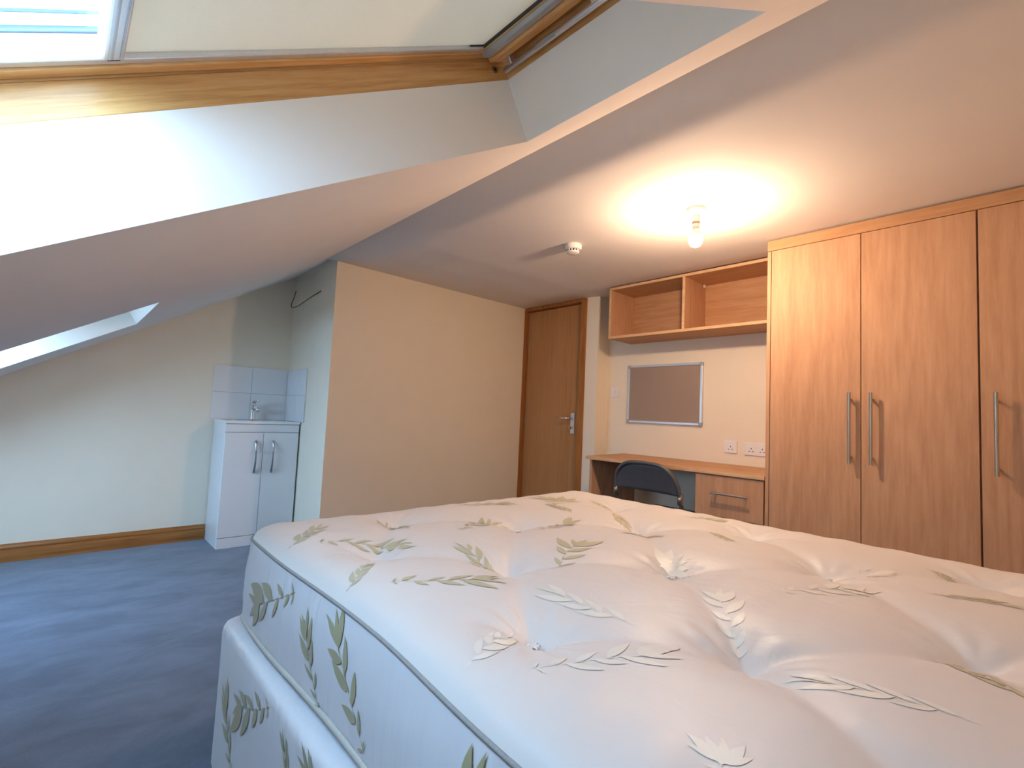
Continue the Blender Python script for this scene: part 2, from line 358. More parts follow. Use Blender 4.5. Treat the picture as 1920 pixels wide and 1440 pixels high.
# ---- skylights
def skylight(idx, S, blind):
    a0, a1, y0, y1 = S['a0'], S['a1'], S['y0'], S['y1']
    r = bpy.data.objects.new('window_%d' % idx, None); COL.objects.link(r); r.location = SP((a0+a1)/2, .22, (y0+y1)/2); struct(r)
    t = .042
    sbox('frame_rail', a0-t, a1+t, .178, .236, y1+.0005, y1+t, pine, r, .002)
    sbox('frame_rail', a0-t, a1+t, .178, .236, y0-t, y0-.0005, pine, r, .002)
    sbox('frame_rail', a1+.0005, a1+t, .178, .30, y0, y1, pinec, r, .002)
    sbox('frame_rail', a0-t, a0-.0005, .178, .30, y0, y1, pinec, r, .002)
    # dark rebate between the fixed frame and the sash
    sbox('rebate', a0-.01, a1+.01, .237, .30, y1+.003, y1+t, pine, r, 0)
    sbox('rebate', a0-.01, a1+.01, .237, .30, y0-t, y0-.003, pine, r, 0)
    s = .028
    sbox('sash_rail', a0+.004, a1-.012, .240, .268, y1-s, y1+.001, pine, r, .003)
    sbox('sash_rail', a0+.004, a1-.012, .240, .268, y0-.001, y0+s, pine, r, .003)
    sbox('sash_rail', a1-.110, a1-.002, .240, .30, y0+s-.002, y1-s+.002, pinec, r, .002)
    sbox('sash_rail', a0+.004, a0+.06, .236, .30, y0+s, y1-s, pinec, r, .003)
    # ventilation flap and control bar across the head
    sbox('vent_flap', a1-.080, a1-.028, .218, .236, y0+.018, y1-.018, pinec, r, .006)
    bar = tubeo('control_bar', [SP(a1-.024, .196, y0+.02), SP(a1-.024, .196, y1-.02)], .0085, alum, r, 12)
    for y in (y0+.05, (y0+y1)/2, y1-.05):
        sbox('bar_bracket', a1-.032, a1-.012, .198, .2405, y-.007, y+.007, alum, bar, .002)
    sbox('label_strip', a1-.033, a1-.0315, .190, .200, y1-.22, y1-.15, alud, bar, 0)
    # barrel bolt socket in the side of the frame
    latheo('bolt_socket', SP(a1-.045, .207, y1+.0002), [(.009, 0), (.009, .003), (.005, .003), (.004, -.006), (0, -.006)], nickel, r, Vector((0, -1, 0)), 20)
    latheo('bolt_hole', SP(a1-.045, .207, y1-.0035), [(.0042, 0), (.0042, .0006), (0, .0006)], darkpl, r, Vector((0, -1, 0)), 16)
    sbox('glass_pane', a0+.02, a1-.112, .274, .280, y0+.012, y1-.012, glass, r, 0)
    # outer bead that holds the pane
    for (q0, q1, w0, w1) in ((a0+.03, a1-.08, y1-.036, y1-.010), (a0+.03, a1-.08, y0+.010, y0+.036)):
        sbox('glazing_bead', q0, q1, .269, .273, w0, w1, plastic, r, 0)
    return r
w1o = skylight(1, S1, True); skylight(2, S2, False)
# roller blinds, drawn part of the way down over each opening
def roller_blind(S, edge, label):
    a0, a1, y0, y1 = S['a0'], S['a1'], S['y0'], S['y1']
    B = thing('roller_blind', label, 'blind', SP(a1-.08, .25, (y0+y1)/2))
    sbox('blind_fabric', edge+.010, a1-.1115, .2525, .2540, y0+.044, y1-.044, blindm, B, 0)
    sbox('blind_cassette', a1-.112, a1-.082, .226, .2395, y0+.032, y1-.032, alud, B, .002)
    for (q0, q1) in ((y1-.046, y1-.0285), (y0+.0285, y0+.046)):
        sbox('side_channel', a0+.062, a1-.113, .243, .262, q0, q1, alum, B, .002)
    sbox('head_seal', a1-.1145, a1-.1122, .244, .2515, y0+.047, y1-.047, rubber, B, 0)
    sbox('side_seal', a1-.165, a1-.115, .249, .252, y1-.049, y1-.0465, rubber, B, 0)
    bb = sbox('bottom_bar', edge-.020, edge+.010, .238, .262, y0+.050, y1-.050, alum, B, .004)
    bm = bmesh.new(); sbx(bm, edge-.011, edge-.008, .2362, .2385, y0+.058, y1-.058); sbx(bm, edge+.001, edge+.004, .2362, .2385, y0+.058, y1-.058); mesh_obj('bar_groove', bm, alud, bb)
    sbox('bar_end_cap', edge-.015, edge+.005, .239, .252, y1-.058, y1-.0465, rubber, bb, .002)
roller_blind(S1, -1.238, 'cream roller blind drawn most of the way over the near skylight, aluminium bottom bar')
roller_blind(S2, -1.58, 'cream roller blind inside the far skylight near the washbasin, hardly visible')

# ============================================================ WARDROBE WALL
XF = 2.645
wr = thing('fitted_wardrobe', 'fitted wood-effect wardrobe with tall flat doors reaching the ceiling, on the right', 'wardrobe', (XF, .16, 0))
box('carcass', XF+.021, XE-.002, Y0+.002, .944, 0, ZC-.008, oak, wr)
box('end_scribe', XF, XF+.020, .9265, .944, .0, ZC-.064, oak, wr, .001)
box('top_filler', XF, XF+.020, Y0+.002, .944, ZC-.061, ZC-.008, oakh, wr, .001)
dy = [(.5415, .9235, 'R'), (.1555, .5385, 'L'), (-.2315, .1495, 'L2'), (-.6155, -.2345, 'R2')]
for y0, y1, s in dy:
    dr = box('wardrobe_door', XF-.001, XF+.018, y0, y1, .012, ZC-.064, oak, wr, .0015)
    hy = {'R': y0+.037, 'L': y1-.041, 'L2': y1-.043, 'R2': y0+.04}[s]
    bm = bmesh.new()
    tube(bm, [(XF-.034, hy, 1.01-.155), (XF-.034, hy, 1.01+.165)], .0065, 14)
    for z in (1.01-.125, 1.01+.135): tube(bm, [(XF-.0005, hy, z), (XF-.034, hy, z)], .005, 10)
    bmesh.ops.recalc_face_normals(bm, faces=bm.faces[:]); autosmooth(mesh_obj('bar_handle', bm, nickel, dr))
# drawer pedestal
pd = thing('drawer_pedestal', 'wood-effect drawer unit under the desktop beside the wardrobe', 'drawers', (XF+.2, 1.13, 0))
ZT = .751                                   # desk surface
box('pedestal_body', XF+.021, XE-.08, .948, 1.312, 0, ZT-.022, oak, pd)
for z0, z1 in ((.506, ZT-.026), (.262, .502), (.016, .258)):
    dd = box('drawer_front', XF, XF+.019, .950, 1.312, z0, z1, oak, pd)
    zc = (z0+z1)/2 + .018; bm = bmesh.new()
    tube(bm, [(XF-.032, 1.018, zc), (XF-.032, 1.214, zc)], .006, 14)
    for y in (1.038, 1.194): tube(bm, [(XF-.0005, y, zc), (XF-.032, y, zc)], .0048, 10)
    bmesh.ops.recalc_face_normals(bm, faces=bm.faces[:]); autosmooth(mesh_obj('bar_handle', bm, nickel, dd))
# desktop on its end panel
dk = thing('desktop', 'long shallow wood-effect desktop spanning from its end panel to the wardrobe', 'desk', (XF+.2, 1.55, 0))
bm = bmesh.new(); hexa(bm, [(XF-.006, .9445, ZT-.021), (XE-.001, .9445, ZT-.021), (XE-.001, 2.165, ZT-.021), (XF-.006, 2.092, ZT-.021), (XF-.006, .9445, ZT), (XE-.001, .9445, ZT), (XE-.001, 2.165, ZT), (XF-.006, 2.092, ZT)])
bev(bm, .0012); mesh_obj('top_board', bm, oakh, dk)
box('front_edge', XF-.0075, XF-.0058, .9445, 2.090, ZT-.020, ZT-.001, oake, dk, .0003)
box('end_panel', XF+.012, XE-.02, 2.048, 2.068, 0, ZT-.0215, oak, dk)
# wall shelf unit
su = thing('wall_shelf_unit', 'open two-compartment wood-effect wall shelf above the pinboard', 'shelf', (3.05, 1.55, 1.6))
SX, SZ0, SZ1 = 2.905, 1.592, ZC-.006
box('top_board', SX, XE-.001, .946, 2.131, SZ1-.018, SZ1, oakh, su, .001)
box('bottom_board', SX, XE-.001, .946, 2.131, SZ0, SZ0+.018, oakh, su, .001)
box('end_board', SX, XE-.001, 2.113, 2.131, SZ0+.0185, SZ1-.0185, oak, su, .001)
box('end_board', SX, XE-.001, .946, .964, SZ0+.0185, SZ1-.0185, oak, su, .001)
box('divider', SX, XE-.006, 1.538, 1.556, SZ0+.0185, SZ1-.0185, oak, su, .001)
box('back_board', XE-.010, XE-.001, .966, 2.112, SZ0+.0185, SZ1-.0185, oakh, su, 0)
bm = bmesh.new()
bx(bm, SX-.0008, SX, .946, 2.131, SZ0, SZ0+.018); bx(bm, SX-.0008, SX, .946, 2.131, SZ1-.018, SZ1)
for y in (.946, 1.538, 2.113): bx(bm, SX-.0008, SX, y, y+.018, SZ0+.0185, SZ1-.0185)
mesh_obj('edge_banding', bm, oake, su)
latheo('hanging_bracket', (XE-.05, 1.530, SZ1-.032), [(.012, 0), (.012, .006), (.007, .009), (0, .009)], plastic, su, Vector((0, -1, 0)), 16)

# pinboard
pb = thing('pinboard', 'grey-brown felt noticeboard with rounded aluminium frame on the wall above the desk', 'noticeboard', (XE, 1.84, 1.2))
PY0, PY1, PZ0, PZ1 = 1.543, 2.138, .989, 1.424
box('felt_panel', XE-.013, XE-.001, PY0+.014, PY1-.014, PZ0+.014, PZ1-.014, felt, pb, 0)
for a in ((PY0+.02, PY1-.02, PZ0, PZ0+.018), (PY0+.02, PY1-.02, PZ1-.018, PZ1)): box('frame_rail', XE-.019, XE-.001, *a, alum, pb, .003)
for a in ((PY0, PY0+.018, PZ0+.02, PZ1-.02), (PY1-.018, PY1, PZ0+.02, PZ1-.02)): box('frame_rail', XE-.019, XE-.001, *a, alum, pb, .003)
for y in (PY0+.0115, PY1-.0115):
    for z in (PZ0+.0115, PZ1-.0115):
        box('corner_cap', XE-.0215, XE-.001, y-.0125, y+.0125, z-.0125, z+.0125, alud, pb, .004)
# sockets and switch
def plate(name, label, cat, y0, y1, z0, z1):
    t = thing(name, label, cat, (XE, (y0+y1)/2, z0)); box('faceplate', XE-.010, XE-.001, y0, y1, z0, z1, plastic, t, .003); return t
def outlet(t, yc, zc, sw):
    bm = bmesh.new(); x0, x1 = XE-.0112, XE-.0098
    bx(bm, x0, x1, yc-.0022, yc+.0022, zc+.006, zc+.015)
    for s in (-1, 1): bx(bm, x0, x1, yc+s*.011-.0035, yc+s*.011+.0035, zc-.010, zc-.0055)
    mesh_obj('socket_holes', bm, darkpl, t)
    box('rocker', XE-.0135, XE-.0098, yc+sw-.005, yc+sw+.005, zc+.012, zc+.027, plastic, t, .001)
t = plate('wall_socket', 'white single wall socket above the desk, left of the double one', 'socket', 1.309, 1.391, .824, .902); outlet(t, 1.350, .855, .022)
t = plate('double_wall_socket', 'white double wall socket above the desk, beside the wardrobe', 'socket', 1.118, 1.264, .820, .898); outlet(t, 1.222, .852, -.022); outlet(t, 1.156, .852, .022)
t = plate('light_switch', 'small white light switch on the wall left of the pinboard', 'light switch', 2.222, 2.304, 1.180, 1.262)
box('rocker', XE-.014, XE-.0098, 2.256, 2.270, 1.205, 1.235, plastic, t, .001)

# ============================================================ FOLDING CHAIR
ch = thing('folding_chair', 'black folding chair with curved backrest tucked under the desk', 'chair', (2.70, 1.59, 0))
def chp(u, z, off=0.0):                     # u across, z height; the back leans towards the bed
    x = 2.535 + (.72-z)*.26 + off
    return Vector((x, 1.575+u, z))
HW, ZA, ZTOP = .213, .58, .758
arc = []
for s in (-1, 1):
    seg = []
    for k in range(0, 13):
        th = math.pi/2*k/12
        seg.append((s*(HW-.155+.155*math.cos(th)**.9), ZA+.02+(ZTOP-ZA-.02)*math.sin(th)))
    arc.append(seg)
path = [(-HW-.006, .10), (-HW-.004, .45)] + arc[0] + [(0, ZTOP+.002)] + arc[1][::-1] + [(HW+.004, .45), (HW+.006, .10)]
pts = [chp(u, z) for u, z in path]; pts[0] = Vector((2.42, pts[0].y-.01, .011)); pts[-1] = Vector((2.42, pts[-1].y+.01, .011))
pts[1] = chp(-HW-.004, .45); pts[-2] = chp(HW+.004, .45)
# front legs of the hoop run forward and down under the desk
pts[0] = Vector((2.80, 1.575-HW-.008, .011)); pts[-1] = Vector((2.80, 1.575+HW+.008, .011))
tubeo('tube_frame', pts, .0115, blackm, ch, 12)
bm = bmesh.new(); nu, nz = 24, 8; g = []
for i in range(nu+1):
    u = -HW+.008 + (2*HW-.016)*i/nu
    ua = abs(u); zt = ZTOP - .008
    if ua > HW-.155:
        c = min(1, (ua-(HW-.155))/.155); zt = ZA+.02+(ZTOP-.008-ZA-.02)*math.sqrt(max(0, 1-c**2.2))
    zb = .592
    col = []
    for k in range(nz+1):
        z = zb + (max(zt, zb+.004)-zb)*k/nz
        col.append(bm.verts.new(chp(u, z, -.004 + .022*(1-(u/HW)**2))))
    g.append(col)
for i in range(nu):
    for k in range(nz): bm.faces.new((g[i][k], g[i+1][k], g[i+1][k+1], g[i][k+1]))
bk = mesh_obj('backrest', bm, blackv, ch, True); md = bk.modifiers.new('thickness', 'SOLIDIFY'); md.thickness = .008; md.offset = 0
for s in (-1, 1):
    p = chp(s*HW, .575)
    tubeo('hinge_bracket', [p+Vector((0, 0, .028)), p+Vector((0, 0, -.03))], .015, nickel, ch, 10)
bm = bmesh.new(); bx(bm, 2.63, 2.99, 1.575-.185, 1.575+.185, .425, .452); bev(bm, .012, 3); autosmooth(mesh_obj('seat', bm, blackv, ch))
for s in (-1, 1):
    tubeo('rear_leg', [(2.93, 1.575+s*.196, .435), (2.70, 1.575+s*.196, .28), (2.40, 1.575+s*.200, .011)], .0105, blackm, ch, 12)
    latheo('rubber_foot', (2.40, 1.575+s*.200, 0), [(.016, 0), (.016, .018), (.012, .024)], rubber, ch, n=16)
    latheo('rubber_foot', (2.80, 1.575+s*(HW+.008), 0), [(.016, 0), (.016, .018), (.012, .024)], rubber, ch, n=16)
tubeo('cross_rail', [(2.47, 1.575-.199, .075), (2.47, 1.575+.199, .075)], .008, blackm, ch, 10)
tubeo('cross_rail', [(2.785, 1.575-HW-.006, .10), (2.785, 1.575+HW+.006, .10)], .008, blackm, ch, 10)

# ============================================================ WASHBASIN UNIT
vu = thing('washbasin_unit', 'white gloss washbasin cabinet with two doors and chrome tap in the far corner', 'washbasin', (1.09, 3.97, 0))
VX0, VX1, VY = .842, 1.339, 3.796
box('cabinet_body', VX0, VX1-.004, VY+.019, YN-.010, .0, ZB-.018, whiteg, vu, .001)
box('plinth', VX0+.001, VX1-.006, VY+.003, VY+.0185, 0, .070, whiteg, vu, .001)
box('fascia', VX0+.001, VX1-.006, VY, VY+.0185, .797, .853, whiteg, vu, .0015)
for x0, x1, hx in ((VX0+.001, 1.0885, 1.040), (1.0915, VX1-.006, 1.155)):
    dr = box('cabinet_door', x0, x1, VY, VY+.0185, .074, .7935, whiteg, vu, .0015)
    pts = []
    for k in range(15):
        t = k/14; pts.append((hx, VY-.004-.024*math.sin(math.pi*t)**.6, .735-.225*t))
    tubeo('bow_handle', pts, .0058, darkchrome, dr, 12, radii=[.0085-.0028*math.sin(math.pi*k/14) for k in range(15)])
# basin slab with a shallow bowl
bm = bmesh.new(); nx, ny = 40, 30; g = []
bx0, bx1, by0, by1 = VX0-.004, VX1-.003, VY-.008, YN-.0095
for i in range(nx+1):
    c = []
    for j in range(ny+1):
        x = bx0+(bx1-bx0)*i/nx; y = by0+(by1-by0)*j/ny
        q = ((x-1.09)/.205)**4 + ((y-3.945)/.125)**4
        c.append(bm.verts.new((x, y, ZB - (.010*(1-q)**.5+.10*(1-q) if q < 1 else 0))))
    g.append(c)
for i in range(nx):
    for j in range(ny): bm.faces.new((g[i][j], g[i+1][j], g[i+1][j+1], g[i][j+1]))
rim = [g[i][0] for i in range(nx+1)] + [g[nx][j] for j in range(1, ny+1)] + [g[i][ny] for i in range(nx-1, -1, -1)] + [g[0][j] for j in range(ny-1, 0, -1)]
low = [bm.verts.new((v.co.x, v.co.y, ZB-.0175)) for v in rim]
for k in range(len(rim)):
    j = (k+1) % len(rim); bm.faces.new((rim[k], low[k], low[j], rim[j]))
bmesh.ops.recalc_face_normals(bm, faces=bm.faces[:]); autosmooth(mesh_obj('basin', bm, ceramic, vu), 50)
tp = latheo('tap', (1.078, 4.075, ZB), [(.024, 0), (.024, .004), (.019, .008), (.0175, .05), (.0175, .105), (.020, .108), (.020, .128), (.014, .135), (0, .135)], chrome, vu, n=24)
bm = bmesh.new(); tube(bm, [(1.078, 4.070, ZB+.080), (1.080, 4.02, ZB+.098), (1.082, 3.965, ZB+.088), (1.082, 3.955, ZB+.068)], .0125, 14); bmesh.ops.recalc_face_normals(bm, faces=bm.faces[:]); mesh_obj('spout', bm, chrome, tp, True)
bm = bmesh.new(); tube(bm, [(1.078, 4.075, ZB+.134), (1.082, 4.03, ZB+.148), (1.092, 3.985, ZB+.152)], .008, 10, radii=[.012, .008, .006]); bmesh.ops.recalc_face_normals(bm, faces=bm.faces[:]); mesh_obj('lever', bm, chrome, tp, True)
# loose cable from the wall
tag(tubeo('loose_cable', [(1.322, 3.55, 1.838), (1.306, 3.60, 1.820), (1.29, 3.70, 1.796), (1.275, 3.82, 1.765), (1.262, 3.90, 1.755), (1.252, 3.925, 1.762), (1.25, 3.925, 1.785), (1.258, 3.91, 1.82), (1.263, 3.90, 1.855), (1.268, 3.89, 1.885)], .0035, cablem, None, 8), 'short brown cable poking out of the wall high above the washbasin', 'cable')
latheo('cable_hole', (1.3265, 3.545, 1.842), [(.007, 0), (.007, .004), (0, .004)], darkpl, wp, Vector((-1, 0, 0)), 12)

# ============================================================ CEILING FITTINGS
cl = thing('ceiling_light', 'bare lit bulb in a white batten holder on the ceiling', 'light', (2.05, 1.04, ZC))
zc = ZC-.0005
latheo('ceiling_rose', (2.05, 1.04, zc), [(.042, 0), (.043, -.006), (.040, -.018), (.030, -.030), (.019, -.033)], plastic, cl)
latheo('lamp_holder', (2.05, 1.04, zc), [(.0165, -.031), (.0165, -.062)], plastic, cl)
latheo('holder_ring', (2.05, 1.04, zc), [(.0178, -.0622), (.0178, -.070)], darkring, cl)
latheo('holder_skirt', (2.05, 1.04, zc), [(.0165, -.0705), (.0155, -.086), (.013, -.092)], plastic, cl)
latheo('added_bulb_collar', (2.05, 1.04, zc), [(.012, -.0925), (.0155, -.100), (.0225, -.1125), (.0265, -.1235)], plastic, cl)  # opaque collar added to keep the bulb's light off the ceiling around it
latheo('bulb', (2.05, 1.04, zc), [(.0255, -.1237), (.0294, -.134), (.0300, -.147), (.027, -.160), (.020, -.170), (.010, -.176), (0, -.178)], bulbm, cl, n=20)
sd = thing('smoke_detector', 'white round smoke detector on the ceiling, left of the bulb', 'smoke detector', (2.05, 1.767, ZC))
latheo('base', (2.05, 1.767, zc), [(.046, 0), (.048, -.004), (.048, -.022), (.044, -.028)], plastic, sd)
bm = bmesh.new()
for k in range(12):
    th = 2*math.pi*k/12; c = Vector((2.05+.032*math.cos(th), 1.767+.032*math.sin(th), zc-.034))
    tube(bm, [c+Vector((0, 0, .007)), c-Vector((0, 0, .007))], .004, 6)
bmesh.ops.recalc_face_normals(bm, faces=bm.faces[:]); mesh_obj('vent_ribs', bm, plastic, sd)
latheo('sensing_chamber', (2.05, 1.767, zc), [(.026, -.0285), (.026, -.0400)], darkpl, sd)
latheo('cap', (2.05, 1.767, zc), [(.036, -.0402), (.035, -.046), (.028, -.050), (0, -.051)], plastic, sd)

# ============================================================ BED
MX0, MX1, MY0, MY1 = .408, 1.850, -.42, 1.525
ZS, ZM = .630, .4185                         # upper and lower seams of the mattress
tx = [.585, .795, 1.10, 1.41, 1.655]; to = [.555, .305, .065, .36, .09]
tufts = [(tx[i], to[i]+.535*k) for i in range(5) for k in range(-2, 4) if MY0+.12 < to[i]+.535*k < MY1-.13]
edges = []
for i, a in enumerate(tufts):
    for b2 in tufts[i+1:]:
        if .12 < abs(a[0]-b2[0]) < .36 and abs(a[1]-b2[1]) < .33: edges.append((a, b2))
def rnd(x, y, s=1.0):
    from mathutils import noise
    return noise.noise(Vector((x*s, y*s, 3.3)))
def westx(y):                               # the near part of the long side bellies out a little
    t = min(1, max(0, (.75-y)/.5)); return MX0 - .030*t*t*(3-2*t) + .0035*math.sin(y*9)
def hz(x, y):
    e = min(x-westx(y), MX1-x, MY1-y, y-MY0); e = max(e, 0)
    w = min(1, e/.13); z = ZS + .040*math.sqrt(max(0, 1-(1-w)**2.4))
    fade = min(1, e/.12)
    fade = fade*fade*(3-2*fade)
    dz = 0.0
    for a, b2 in tufts:
        r = math.hypot(x-a, y-b2)
        if r < .5:
            th = math.atan2(y-b2, x-a)
            dz -= .026*math.exp(-r/.030) + .017*math.exp(-(r/.11)**2)
            dz += .0030*math.sin(th*11+a*20+4*rnd(x, y, 5))*math.exp(-((r-.06)/.040)**2)
    cr = 0
    for (ax, ay), (qx, qy) in edges:
        vx, vy = qx-ax, qy-ay; L = math.hypot(vx, vy); t = ((x-ax)*vx+(y-ay)*vy)/(L*L)
        if 0 < t < 1:
            dd = abs((x-ax)*vy-(y-ay)*vx)/L
            cr = max(cr, .015*math.exp(-(dd/.035)**1.3)*(1-.35*math.sin(math.pi*t)))
    dz -= cr
    dz += .004*rnd(x, y, 3.0) + .0015*rnd(x+9, y, 9)
    # pleats pulled in along the borders
    ew = math.exp(-((e-.07)/.05)**2)
    dz += .0026*ew*(math.sin(y*55+3*rnd(x, y, 2)) if min(x-westx(y), MX1-x) < min(MY1-y, y-MY0) else math.sin(x*55+3*rnd(x, y, 2)))
    return z + dz*(.25+.75*fade)
def rounded(x, y, r):
    # squares the corner region onto a quarter disc
    cx = min(max(x, MX0+r), MX1-r); cy = min(max(y, MY0+r), MY1-r); dx, dy = x-cx, y-cy
    if abs(dx) > 1e-9 and abs(dy) > 1e-9:
        m = max(abs(dx), abs(dy)); h = math.hypot(dx, dy); return cx+dx*m/h, cy+dy*m/h
    return x, y
def wrap(x, y):
    x, y = rounded(x, y, .075)
    t = (MX1-x)/(MX1-MX0)
    return x + (westx(y)-MX0)*max(0, t), y
mt = thing('mattress', 'tufted ivory satin mattress with gold leaf pattern on top of the divan base', 'mattress', ((MX0+MX1)/2, (MY0+MY1)/2, ZM))
bm = bmesh.new(); NX, NY = 150, 200; g = []
for i in range(NX+1):
    c = []
    for j in range(NY+1):
        u, v = i/NX, j/NY
        x0_, y0_ = MX0+(MX1-MX0)*u, MY0+(MY1-MY0)*v
        x, y = wrap(x0_, y0_)
        # distance to the border in the unrounded square gives the corner its profile
        z = hz(x0_ + (westx(y0_)-MX0)*(1-u), y0_)
        c.append(bm.verts.new((x, y, z)))
    g.append(c)
for i in range(NX):
    for j in range(NY): bm.faces.new((g[i][j], g[i+1][j], g[i+1][j+1], g[i][j+1]))
g = [[v_.co.z for v_ in c] for c in g]
top = mesh_obj('top_panel', bm, satin_top, mt, True)
def outline(r, n=60, grow=0.0):             # closed plan outline of the mattress, counter-clockwise
    P = []
    def add(x, y): P.append(wrap2(x, y, grow))
    for k in range(n): add(MX0+(MX1-MX0)*k/n, MY0)
    for k in range(n): add(MX1, MY0+(MY1-MY0)*k/n)
    for k in range(n): add(MX1-(MX1-MX0)*k/n, MY1)
    for k in range(n): add(MX0, MY1-(MY1-MY0)*k/n)
    return P
def wrap2(x, y, grow):
    X, Y = wrap(x, y); cx = (MX0+MX1)/2; cy = (MY0+MY1)/2
    n = Vector((max(0, abs(X-cx)-(MX1-MX0)/2+.08)*(1 if X > cx else -1), max(0, abs(Y-cy)-(MY1-MY0)/2+.08)*(1 if Y > cy else -1)))
    if n.length > 0: n.normalize()
    return (X+n.x*grow, Y+n.y*grow)
def zsag(x, y): return .0025*math.sin(y*7+x*4)+.002*rnd(x, y, 4)
bm = bmesh.new(); levels = []
K = 10
for k in range(K+1):
    t = k/K; grow = .007*math.sin(math.pi*t)
    ring = []
    for (x, y) in outline(.07, 70, grow):
        ring.append(bm.verts.new((x+.002*rnd(x*3, y*3+t*2, 4)-(.008*(1-t) if x < MX0+.06 else 0), y, ZM+(ZS-ZM)*t + zsag(x, y)*(1-t))))
    levels.append(ring)
for a, b2 in zip(levels, levels[1:]):
    m = len(a)
    for k in range(m): bm.faces.new((a[k], a[(k+1) % m], b2[(k+1) % m], b2[k]))
bm.faces.new(levels[0][::-1])
side = mesh_obj('side_border', bm, satin_side, mt, True)
def ringtube(name, zf, rad, mat, par, grow):
    bm = bmesh.new(); P = outline(.07, 70, grow); m = len(P); rings = []
    for i in range(m):
        x, y = P[i]; a = P[i-1]; c = P[(i+1) % m]; t = Vector((c[0]-a[0], c[1]-a[1], 0)).normalized(); nn = Vector((t.y, -t.x, 0))
        rings.append([bm.verts.new(Vector((x, y, zf(x, y))) + rad*(math.cos(2*math.pi*k/8)*nn + math.sin(2*math.pi*k/8)*Vector((0, 0, 1)))) for k in range(8)])
    for i in range(m):
        a, b2 = rings[i], rings[(i+1) % m]
        for k in range(8): bm.faces.new((a[k], a[(k+1) % 8], b2[(k+1) % 8], b2[k]))
    bmesh.ops.recalc_face_normals(bm, faces=bm.faces[:]); return mesh_obj(name, bm, mat, par, True)
ringtube('upper_piping', lambda x, y: ZS+.001, .0032, pipingd, mt, .0012)
ringtube('lower_piping', lambda x, y: ZM+.0065+zsag(x, y), .0065, piping, mt, .008)
# tuft buttons
for (x, y) in tufts:
    if y > -.1:
        z = hz(x, y); bm = bmesh.new()
        for k in range(9):
            th = 2*math.pi*k/9+random.random()*.4; r = .010+.006*random.random()
            tube(bm, [(x, y, z+.001), (x+r*.6*math.cos(th), y+r*.6*math.sin(th), z+.007), (x+r*math.cos(th), y+r*math.sin(th), z+.005)], .0022, 5)
        bmesh.ops.recalc_face_normals(bm, faces=bm.faces[:]); mesh_obj('tuft', bm, plastic, mt, True)
# woven leaf sprays, laid on the cloth
LK = [0]
def leaf(bm, o, d, L, W, bend, surf, nseg=7):
    LK[0] += 1
    d = Vector(d).normalized(); p = Vector((-d.y, d.x)); prev = None; pts = []
    for k in range(nseg+1):
        t = k/nseg; wv = W*math.sin(math.pi*min(1, t**.8))
        c = Vector(o) + d*(L*t) + p*(bend*L*t*t)
        pts.append((c+p*wv, c, c-p*wv))
    vs = [[bm.verts.new(surf(q.x, q.y)) for q in row] for row in pts]
    for a, b2 in zip(vs, vs[1:]):
        for k in (0, 1): bm.faces.new((a[k], b2[k], b2[k+1], a[k+1]))
def spray(bm, u0, v0, u1, v1, surf, seed, style):
    LK[0] = 0
    rg = random.Random(seed); o = Vector((u0, v0)); ax = Vector((u1-u0, v1-v0)); L = ax.length; ax.normalize(); pr = Vector((-ax.y, ax.x))
    bend = rg.uniform(-.25, .25)
    def on(t): return o + ax*(L*t) + pr*(bend*L*t*(t-.9))
    for k in range(9):
        a, c = on(k/10), on((k+1)/10); leaf(bm, a, c-a, (c-a).length*1.05, .0022, 0, surf, 2)
    if style == 0:     # feathered spray, the leaves grow towards the tip
        for k in range(7):
            t = .12+.105*k+rg.uniform(-.02, .02); ln = L*(.13+.36*t)*rg.uniform(.72, 1.25); q = 1 if (k+seed) % 2 else -1
            an = .86-.30*t+rg.uniform(-.14, .14)
            leaf(bm, on(t), ax*math.cos(an)+pr*q*math.sin(an), ln, ln*rg.uniform(.12, .17), -q*rg.uniform(.02, .22), surf)
        for a in (-.16, .24): leaf(bm, on(.78), ax+pr*a, L*rg.uniform(.26, .36), L*.034, a*.5, surf)
        for q in (-1, 1): leaf(bm, on(.03), ax*.5+pr*q, L*.09, L*.010, 0, surf)
    elif style == 1:   # open fan
        for k in range(6):
            a = -1.15+.46*k; ln = L*rg.uniform(.42, .60); leaf(bm, on(.32+.03*abs(k-2.5)), ax*math.cos(a)+pr*math.sin(a), ln, ln*.16, .18, surf)
        for k in range(2): leaf(bm, on(.12+.1*k), ax*.4+pr*(k-.5)*2, L*.22, L*.020, .3, surf)
    else:              # thin sweeping fronds
        for k in range(7):
            q = 1 if k % 2 else -1; ln = L*rg.uniform(.26, .40); leaf(bm, on(.10+.11*k), ax+pr*q*.62, ln, ln*.125, -q*.20, surf)
        leaf(bm, on(.86), ax, L*.26, L*.016, .1, surf)
TZ = [[g[i][j] for j in range(NY+1)] for i in range(NX+1)]
def topsurf(x, y):
    sft = westx(y)-MX0; W_ = MX1-MX0; x0_ = (x - sft*MX1/W_)/(1-sft/W_)
    u = min(NX-1e-4, max(0, (x0_-MX0)/W_*NX)); v = min(NY-1e-4, max(0, (y-MY0)/(MY1-MY0)*NY))
    i, j = int(u), int(v); a, b_ = u-i, v-j
    z = TZ[i][j]*(1-a)*(1-b_)+TZ[i+1][j]*a*(1-b_)+TZ[i][j+1]*(1-a)*b_+TZ[i+1][j+1]*a*b_
    return (x, y, z+.0003+.00005*LK[0])
